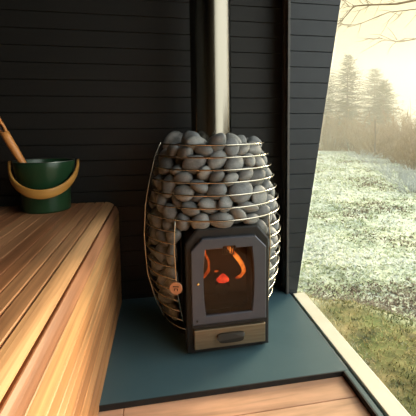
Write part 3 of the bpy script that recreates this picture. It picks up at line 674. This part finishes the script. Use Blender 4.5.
# ------------------------------------------------------------------ outdoors
def field_d(x, y):
    """> 0 in the frosted field, < 0 on the mossy bank close to the window"""
    return y - (1.93 - 1.2 * max(0, x - .98)) + .10 * math.sin(7 * x) + .05 * math.sin(13 * x + 2)
def gh(x, y):
    d = field_d(x, y)
    b = .09 / (1 + math.exp(max(-40, min(40, d * 14))))
    far = max(0, y - 3)
    n = noise.noise(Vector((x * 1.7, y * 1.7, 3))) * .035 + noise.noise(Vector((x * 5, y * 5, 9))) * .02
    edge = max(0, (x - 1.9) - .345 * y)      # falls away into the thicket on the right
    return -.30 + b + n - .06 * min(edge, 3) + .0 * far
def axis(a, b, s0, g):
    v = [a]; s = s0
    while v[-1] < b: v.append(v[-1] + s); s *= g
    return v
xs = axis(.575, 26, .035, 1.035); ys = [-3 + .4 * k for k in range(9)] + axis(.6, 48, .04, 1.03)
bm = bmesh.new()
G = [[bm.verts.new((x, y, gh(x, y))) for x in xs] for y in ys]
for a, b in zip(G, G[1:]):
    for i in range(len(xs) - 1): bm.faces.new((a[i], a[i + 1], b[i + 1], b[i]))
M_ground = mat('frosted_and_mossy_ground', (.5, .5, .4), .9)
m = M_ground
n_a = noisef(m, 1.6, 6); n_b = noisef(m, 14, 5); n_c = noisef(m, 4.2, 5)
frost = ramp(m, n_b.outputs['Fac'], [(.30, (.18, .18, .11)), (.40, (.42, .45, .28)), (.50, (.64, .66, .46)), (.68, (.78, .79, .66))])
moss = ramp(m, n_b.outputs['Fac'], [(.30, (.07, .065, .025)), (.5, (.20, .185, .06)), (.68, (.36, .30, .13))])
moss2 = ramp(m, n_c.outputs['Fac'], [(.38, (.6, .85, .5)), (.6, (1.1, 1, .9))])
mo = mixc(m, moss.outputs['Color'], moss2.outputs['Color'], 1, 'MULTIPLY')
fr2 = ramp(m, n_a.outputs['Fac'], [(.35, (.72, .78, .74)), (.6, (1.05, 1.04, .98))])
fo = mixc(m, frost.outputs['Color'], fr2.outputs['Color'], 1, 'MULTIPLY')
at = nd(m, 'ShaderNodeAttribute', attribute_name='frost')
lk(m, mixc(m, mo, fo, at.outputs['Fac']), BS(m).inputs['Base Color'])
g = link('ground', bm, M_ground, smooth=True); struct(g, 'mossy bank and frosted field outside the window')
fa = g.data.attributes.new('frost', 'FLOAT', 'POINT')
for i, v in enumerate(g.data.vertices):
    d = field_d(v.co.x, v.co.y) + .25 * noise.noise(v.co * 4)
    fa.data[i].value = max(0, min(1, .5 + d * 2.2))

def wedge(rng, dmin, dmax, a0=18, a1=44, p=1.5):
    r = dmin + (dmax - dmin) * rng.random() ** p; a = math.radians(rng.uniform(a0, a1))
    return r * math.sin(a), r * math.cos(a), r
def blades(name, N, gen, m, label, cat):
    V, Fc, Cl = [], [], []
    for _ in range(N):
        q = gen()
        if q is None: continue
        x, y, L, W, lean, col = q
        z = gh(x, y) - .004; a = rnd.uniform(0, 2 * PI); ca, sa = math.cos(a), math.sin(a); b = a + rnd.uniform(1, 2.1)
        i = len(V); h = L * math.cos(lean); o = L * math.sin(lean)
        V += [(x - ca * W, y - sa * W, z), (x + ca * W, y + sa * W, z), (x + ca * W * .6 + math.cos(b) * o * .4, y + sa * W * .6 + math.sin(b) * o * .4, z + h * .65), (x - ca * W * .6 + math.cos(b) * o * .4, y - sa * W * .6 + math.sin(b) * o * .4, z + h * .65), (x + math.cos(b) * o, y + math.sin(b) * o, z + h * .95)]
        Fc += [(i, i + 1, i + 2, i + 3), (i + 3, i + 2, i + 4)]
        Cl += [col] * 5
    me = bpy.data.meshes.new(name); me.from_pydata(V, [], Fc); me.update()
    ca_ = me.color_attributes.new('tint', 'FLOAT_COLOR', 'POINT')
    ca_.data.foreach_set('color', [c for col in Cl for c in (*col, 1)])
    me.materials.append(m); o = bpy.data.objects.new(name, me); C.objects.link(o)
    return tag(o, label, cat, None, 'stuff')
def tintmat(name, rough=.8, trans=0):
    m = mat(name, (.5, .5, .5), rough); a = nd(m, 'ShaderNodeAttribute', attribute_name='tint'); lk(m, a.outputs['Color'], BS(m).inputs['Base Color'])
    return m
M_blade = tintmat('grass_blade')
rnd = random.Random(77)
def g_frost():
    x, y, r = wedge(rnd, 1.9, 14, p=1.7)
    if x < .62 or field_d(x, y) < -.03: return None
    k = noise.noise(Vector((x * 1.3, y * 1.3, 1))) + .6 * noise.noise(Vector((x * 4, y * 4, 5))) + rnd.uniform(-.35, .35)
    if k < -.42: col = (.20, .15, .09)
    elif k < -.22: col = (.38, .42, .20)
    elif k < .05: col = (.58, .62, .40)
    else: col = (.78, .78, .64)
    t = rnd.uniform(.8, 1.1); s = .6 + r * .12
    return x, y, rnd.uniform(.02, .055) * s, .006 * s * rnd.uniform(.6, 1.5), rnd.uniform(.9, 1.5), tuple(c * t for c in col)
blades('frosted_grass', 52000, g_frost, M_blade, 'frost-white grass covering the sloping field outside', 'grass')
def g_moss():
    x, y, r = wedge(rnd, .9, 2.6, 15, 60, 1)
    if x < .60 or field_d(x, y) > .04: return None
    k = noise.noise(Vector((x * 4, y * 4, 2))) + rnd.uniform(-.3, .3)
    col = (.13, .15, .04) if k < -.25 else (.30, .26, .07) if k < .0 else (.52, .41, .16) if k < .36 else (.66, .62, .42)
    t = rnd.uniform(.75, 1.15)
    return x, y, rnd.uniform(.012, .034), .0024 * rnd.uniform(.6, 1.3), rnd.uniform(.6, 1.45), tuple(c * t for c in col)
blades('mossy_grass', 26000, g_moss, M_blade, 'olive and straw coloured grass on the mossy bank by the window', 'grass')

M_needle = mottled('conifer_needles', (.045, .07, .035), (.09, .12, .06), .8, 3)
M_bark = mottled('grey_brown_bark', (.07, .055, .04), (.13, .10, .075), .85, 12)
M_limb = mottled('ochre_bark', (.15, .10, .05), (.24, .16, .085), .85, 12)
M_twig = mottled('beige_brown_twigs', (.20, .125, .06), (.36, .24, .12), .8, 5)
M_ftwig = mottled('frosted_twigs', (.34, .36, .34), (.55, .57, .54), .8, 5)
def conifer(x, y, h, w, label, seed, grp='misty conifers'):
    rg = random.Random(seed); z0 = gh(x, y) - .05
    t = thing('conifer', label, 'tree', (x, y, z0), 0, grp)
    bm = bmesh.new(); tube(bm, [(0, 0, 0), (0, 0, h * .5), (0, 0, h)], [h * .018, h * .011, .004], 8); link('trunk', bm, M_bark, t)
    bm = bmesh.new(); nl = int(34 + h * 4)
    for i in range(nl):
        u = i / nl; z = h * (.10 + .89 * u); R_ = w * (1 - u) ** .8 * rg.uniform(.62, 1.15) + .10
        for k in range(10):
            a = 2 * PI * (k + rg.random()) / 10; d = Vector((math.cos(a), math.sin(a), rg.uniform(-.45, .15) + .45 * u)); s_ = Vector((-d.y, d.x, 0))
            r_ = R_ * rg.uniform(.7, 1.1)
            for j in range(5):
                f0 = j / 5; p = Vector((0, 0, z)) + d * r_ * (f0 + .1); L = r_ * .38
                for sg in (-1, 1):
                    e = p + (d * .8 + s_ * sg * .7 + Vector((0, 0, -.12))).normalized() * L * (1.1 - .5 * f0)
                    q = p + d * L * .35 + Vector((0, 0, -.03))
                    bm.faces.new((bm.verts.new(p), bm.verts.new(e), bm.verts.new(q)))
    link('foliage', bm, M_needle, t)
    return t
def shrub(x, y, h, w, label, seed, m, grp, n=110, name='bare_shrub'):
    rg = random.Random(seed); z0 = gh(x, y) - .03
    bm = bmesh.new()
    for i in range(n):
        a = rg.uniform(0, 2 * PI); r = w * rg.random() ** .6; hh = h * rg.uniform(.45, 1.05) * (1 - .35 * (r / w) ** 2)
        b = Vector((math.cos(a) * r * .45, math.sin(a) * r * .45, 0)); tp = Vector((math.cos(a) * r * 1.05, math.sin(a) * r * 1.05, hh)); md = b.lerp(tp, .5) + Vector((rg.uniform(-.1, .1), rg.uniform(-.1, .1), .12)) * h * .5
        R0 = .0065 * (h + .4)
        tube(bm, [b, md, tp], [R0, R0 * .7, R0 * .2], 3, caps=False)
        for k in range(5):
            u = rg.uniform(.35, .95); p = (b.lerp(md, u * 2) if u < .5 else md.lerp(tp, u * 2 - 1)); e = p + Vector((rg.uniform(-1, 1), rg.uniform(-1, 1), rg.uniform(.1, 1))).normalized() * h * rg.uniform(.1, .28)
            tube(bm, [p, e], [R0 * .55, R0 * .15], 3, caps=False)
    o = link(name, bm, m); o.location = (x, y, z0)
    return tag(o, label, 'shrub', grp)
conifer(6.55, 16.0, 4.15, 1.35, 'misty conifer with the pointed top, left of the two beyond the field', 1)
conifer(8.0, 16.2, 4.15, 1.55, 'misty conifer with ragged branches, right of the two beyond the field', 2)
conifer(9.6, 22.5, 4.6, 2.0, 'faint far conifer fading into the mist behind the pair', 3)
conifer(10.6, 18.5, 4.0, 1.7, 'low hazy conifer to the right of the pair, partly lost in glow', 4)
conifer(9.4, 15.6, 3.1, 1.2, 'short misty conifer just right of the ragged one', 6)
pos = [(6.3, 14.2, 1.7, 1.0), (7.3, 14.0, 1.6, 1.1), (6.9, 12.3, 1.3, .9), (7.9, 12.6, 1.7, 1.1), (6.6, 10.9, 1.0, .8), (7.4, 11.0, 1.4, 1.0), (6.3, 9.4, .9, .7), (7.1, 9.4, 1.4, .9), (5.7, 8.0, .8, .6), (6.5, 7.9, 1.3, .9), (5.4, 6.8, .9, .6), (8.9, 13.0, 2.0, 1.2), (8.3, 10.6, 1.9, 1.1)]
for i, (x, y, h, w) in enumerate(pos):
    shrub(x, y, h, w, 'bare beige brown shrub in the misty thicket at the field edge', 40 + i, M_twig, 'bare shrubs in the misty thicket')
for i, (x, y, h, w) in enumerate([(9.6, -2.6, 1.9, 1.6), (10.2, -.4, 2.1, 1.7), (9.4, 1.6, 1.9, 1.6), (10.0, 3.7, 2.1, 1.7), (9.2, 5.6, 1.9, 1.5), (8.6, 7.6, 2.0, 1.4)]):
    shrub(x, y, h, w, 'dense bare brown shrub in the unseen row added for the flue reflection', 140 + i, M_twig, 'unseen shrubs for the flue reflection', 170)  # unseen shrub row, added to darken the flue pipe's lower reflection
pos = [(5.35, 9.3, .32, .5), (4.75, 7.7, .32, .5), (4.3, 6.6, .30, .45), (3.95, 5.75, .28, .42), (3.6, 5.05, .26, .40), (5.9, 10.9, .36, .6), (4.55, 6.2, .36, .45), (4.1, 5.3, .32, .42)]
for i, (x, y, h, w) in enumerate(pos):
    shrub(x, y, h, w, 'low frosted bramble clump along the right edge of the field', 70 + i, M_ftwig, 'frosted brambles at the field edge', 60, 'frosted_bramble')
bm = bmesh.new(); tube(bm, [(6.35, 11.0, gh(6.35, 11) - .05), (6.38, 11.0, .2), (6.36, 11.02, .84)], [.035, .028, .012], 8)
tube(bm, [(6.38, 11.0, .35), (6.48, 11.0, .6)], [.014, .005], 6)
tag(link('dead_sapling', bm, M_bark), 'lone thin dead stem standing upright at the far field edge', 'tree')
# bare tree whose limbs hang in from the right
tr = thing('bare_tree', 'bare tree with thin twigs overhanging the top of the window view', 'tree', (4.9, 4.3, gh(4.9, 4.3) - .05))
O = Vector(tr.location)
bm = bmesh.new()
tube(bm, [Vector(p) - O for p in ((4.9, 4.3, O.z), (4.85, 4.3, .7), (4.7, 4.25, 1.7), (4.75, 4.3, 3.0), (4.7, 4.4, 4.4))], [.13, .10, .085, .06, .03], 12)
link('trunk', bm, M_bark, tr, smooth=True)
rg = random.Random(9)
def limb(pts, r0, ntw):
    bm = bmesh.new(); P = [Vector(p) - O for p in pts]; n = len(P)
    tube(bm, P, [r0 * .6 * (1 - .85 * i / (n - 1)) for i in range(n)], 8)
    for _ in range(ntw):
        u = rg.uniform(.35, 1) * (n - 1); i = min(int(u), n - 2); p = P[i].lerp(P[i + 1], u - i); dr = (P[i + 1] - P[i]).normalized()
        for lev in range(2):
            e = p + (dr * .8 + Vector((rg.uniform(-.4, .2), rg.uniform(-.5, .5), rg.uniform(-.8, .7)))).normalized() * rg.uniform(.10, .30)
            md = p.lerp(e, .5) + Vector((0, 0, rg.uniform(-.03, .03)))
            tube(bm, [p, md, e], [.0026, .002, .0008], 5); p = md; dr = (e - p).normalized()
    link('limb', bm, M_limb, tr)
limb([(4.74, 4.27, 1.5), (3.9, 4.1, 2.0), (3.2, 4.02, 2.10), (2.76, 4.0, 2.045), (2.53, 4.0, 1.99), (2.18, 4.0, 1.96), (2.03, 4.0, 1.94), (1.90, 4.0, 1.79), (1.79, 4.0, 1.70)], .030, 16)
limb([(4.72, 4.26, 1.65), (3.6, 4.15, 2.0), (2.9, 4.1, 1.99), (2.5, 4.1, 1.93), (2.16, 4.1, 1.79), (2.0, 4.1, 1.74)], .013, 9)
limb([(4.75, 4.28, 1.1), (3.9, 4.1, 1.55), (3.3, 4.03, 1.66), (2.78, 4.0, 1.633), (2.58, 4.0, 1.592), (2.41, 4.0, 1.606), (2.30, 4.0, 1.64)], .014, 8)
limb([(4.74, 4.28, 1.9), (3.7, 4.2, 2.25), (2.7, 4.15, 2.24), (2.2, 4.1, 2.12), (1.98, 4.1, 2.08)], .02, 14)
# morning mist
M_mist = bpy.data.materials.new('morning_mist'); M_mist.use_nodes = True; M_mist.node_tree.nodes.clear()
vo = nd(M_mist, 'ShaderNodeOutputMaterial'); vs_ = nd(M_mist, 'ShaderNodeVolumeScatter'); vs_.inputs['Color'].default_value = (1, .91, .72, 1); vs_.inputs['Density'].default_value = .034; vs_.inputs['Anisotropy'].default_value = .1
lk(M_mist, vs_.outputs[0], vo.inputs['Volume'])
bm = bmesh.new(); box(bm, 1.2, 22, 4.5, 30, -.9, 5.5)
tag(link('morning_mist', bm, M_mist), 'pale golden morning mist over the far end of the field', 'mist', None, 'stuff')


# ------------------------------------------------------------------ light, sky, camera
w = bpy.data.worlds.new('sky'); SC.world = w; w.use_nodes = True
nt = w.node_tree; nt.nodes.clear()
def wn(t): return nt.nodes.new(t)
out = wn('ShaderNodeOutputWorld'); bg = wn('ShaderNodeBackground'); tc = wn('ShaderNodeTexCoord'); sp = wn('ShaderNodeSeparateXYZ')
nt.links.new(tc.outputs['Generated'], sp.inputs[0])
# vertical gradient: cream haze at the horizon, pale blue above
r = wn('ShaderNodeValToRGB'); e = r.color_ramp.elements
e[0].position = 0; e[0].color = (.56, .52, .40, 1); e[1].position = .75; e[1].color = (.52, .66, .82, 1)
q = e.new(.22); q.color = (.62, .60, .48, 1)
nt.links.new(sp.outputs['Z'], r.inputs[0])
# warm glow around the hidden sun
dot = wn('ShaderNodeVectorMath'); dot.operation = 'DOT_PRODUCT'; sd_ = Vector((.62, .74, .26)).normalized(); dot.inputs[1].default_value = sd_
nt.links.new(tc.outputs['Generated'], dot.inputs[0])
mr = wn('ShaderNodeMapRange'); mr.interpolation_type = 'SMOOTHSTEP'; mr.inputs['From Min'].default_value = .55; mr.inputs['From Max'].default_value = 1
nt.links.new(dot.outputs['Value'], mr.inputs['Value'])
mx = wn('ShaderNodeMix'); mx.data_type = 'RGBA'; mx.inputs[7].default_value = (.60, .50, .27, 1)
nt.links.new(mr.outputs[0], mx.inputs[0]); nt.links.new(r.outputs[0], mx.inputs[6])
# broad bright blue-white break in the cloud, to the right and behind the viewer
dot2 = wn('ShaderNodeVectorMath'); dot2.operation = 'DOT_PRODUCT'; dot2.inputs[1].default_value = Vector((.80, -.48, .40)).normalized()
nt.links.new(tc.outputs['Generated'], dot2.inputs[0])
mr2 = wn('ShaderNodeMapRange'); mr2.interpolation_type = 'SMOOTHSTEP'; mr2.inputs['From Min'].default_value = .45; mr2.inputs['From Max'].default_value = .95
nt.links.new(dot2.outputs['Value'], mr2.inputs['Value'])
mx2 = wn('ShaderNodeMix'); mx2.data_type = 'RGBA'; mx2.inputs[7].default_value = (1.75, 1.78, 1.72, 1)
nt.links.new(mr2.outputs[0], mx2.inputs[0]); nt.links.new(mx.outputs[2], mx2.inputs[6])
nt.links.new(mx2.outputs[2], bg.inputs['Color']); bg.inputs['Strength'].default_value = 1.0
nt.links.new(bg.outputs[0], out.inputs[0])

sl = bpy.data.lights.new('hazy_sun', 'SUN'); sl.energy = 5; sl.color = (1, .80, .52); sl.angle = math.radians(24)
so = bpy.data.objects.new('hazy_sun', sl); C.objects.link(so)
so.rotation_euler = Vector((.75, .58, .30)).to_track_quat('Z', 'Y').to_euler()

cam = bpy.data.cameras.new('camera'); co = bpy.data.objects.new('camera', cam); C.objects.link(co)
psi, pitch, roll = math.radians(12.1), math.radians(-5.5), math.radians(.25)
F = Vector((math.sin(psi) * math.cos(pitch), math.cos(psi) * math.cos(pitch), math.sin(pitch))); R = Vector((math.cos(psi), -math.sin(psi), 0)); U = R.cross(F)
R2 = R * math.cos(roll) - U * math.sin(roll); U2 = R * math.sin(roll) + U * math.cos(roll)
co.matrix_world = Matrix(((R2.x, U2.x, -F.x, 0), (R2.y, U2.y, -F.y, 0), (R2.z, U2.z, -F.z, .70), (0, 0, 0, 1)))
cam.sensor_width = 36; cam.lens = 398 / 416 * 36; cam.shift_x = -38 / 416; cam.shift_y = -45 / 416; cam.clip_start = .02; cam.clip_end = 300
SC.camera = co
SC.view_settings.view_transform = 'Standard'; SC.view_settings.look = 'None'; SC.view_settings.gamma = 1; SC.view_settings.use_curve_mapping = False
SC.view_settings.exposure = .95
SC.cycles.use_denoising = True
SC.cycles.max_bounces = 10; SC.cycles.transparent_max_bounces = 24; SC.cycles.volume_bounces = 1
SC.cycles.caustics_reflective = False; SC.cycles.sample_clamp_indirect = 6
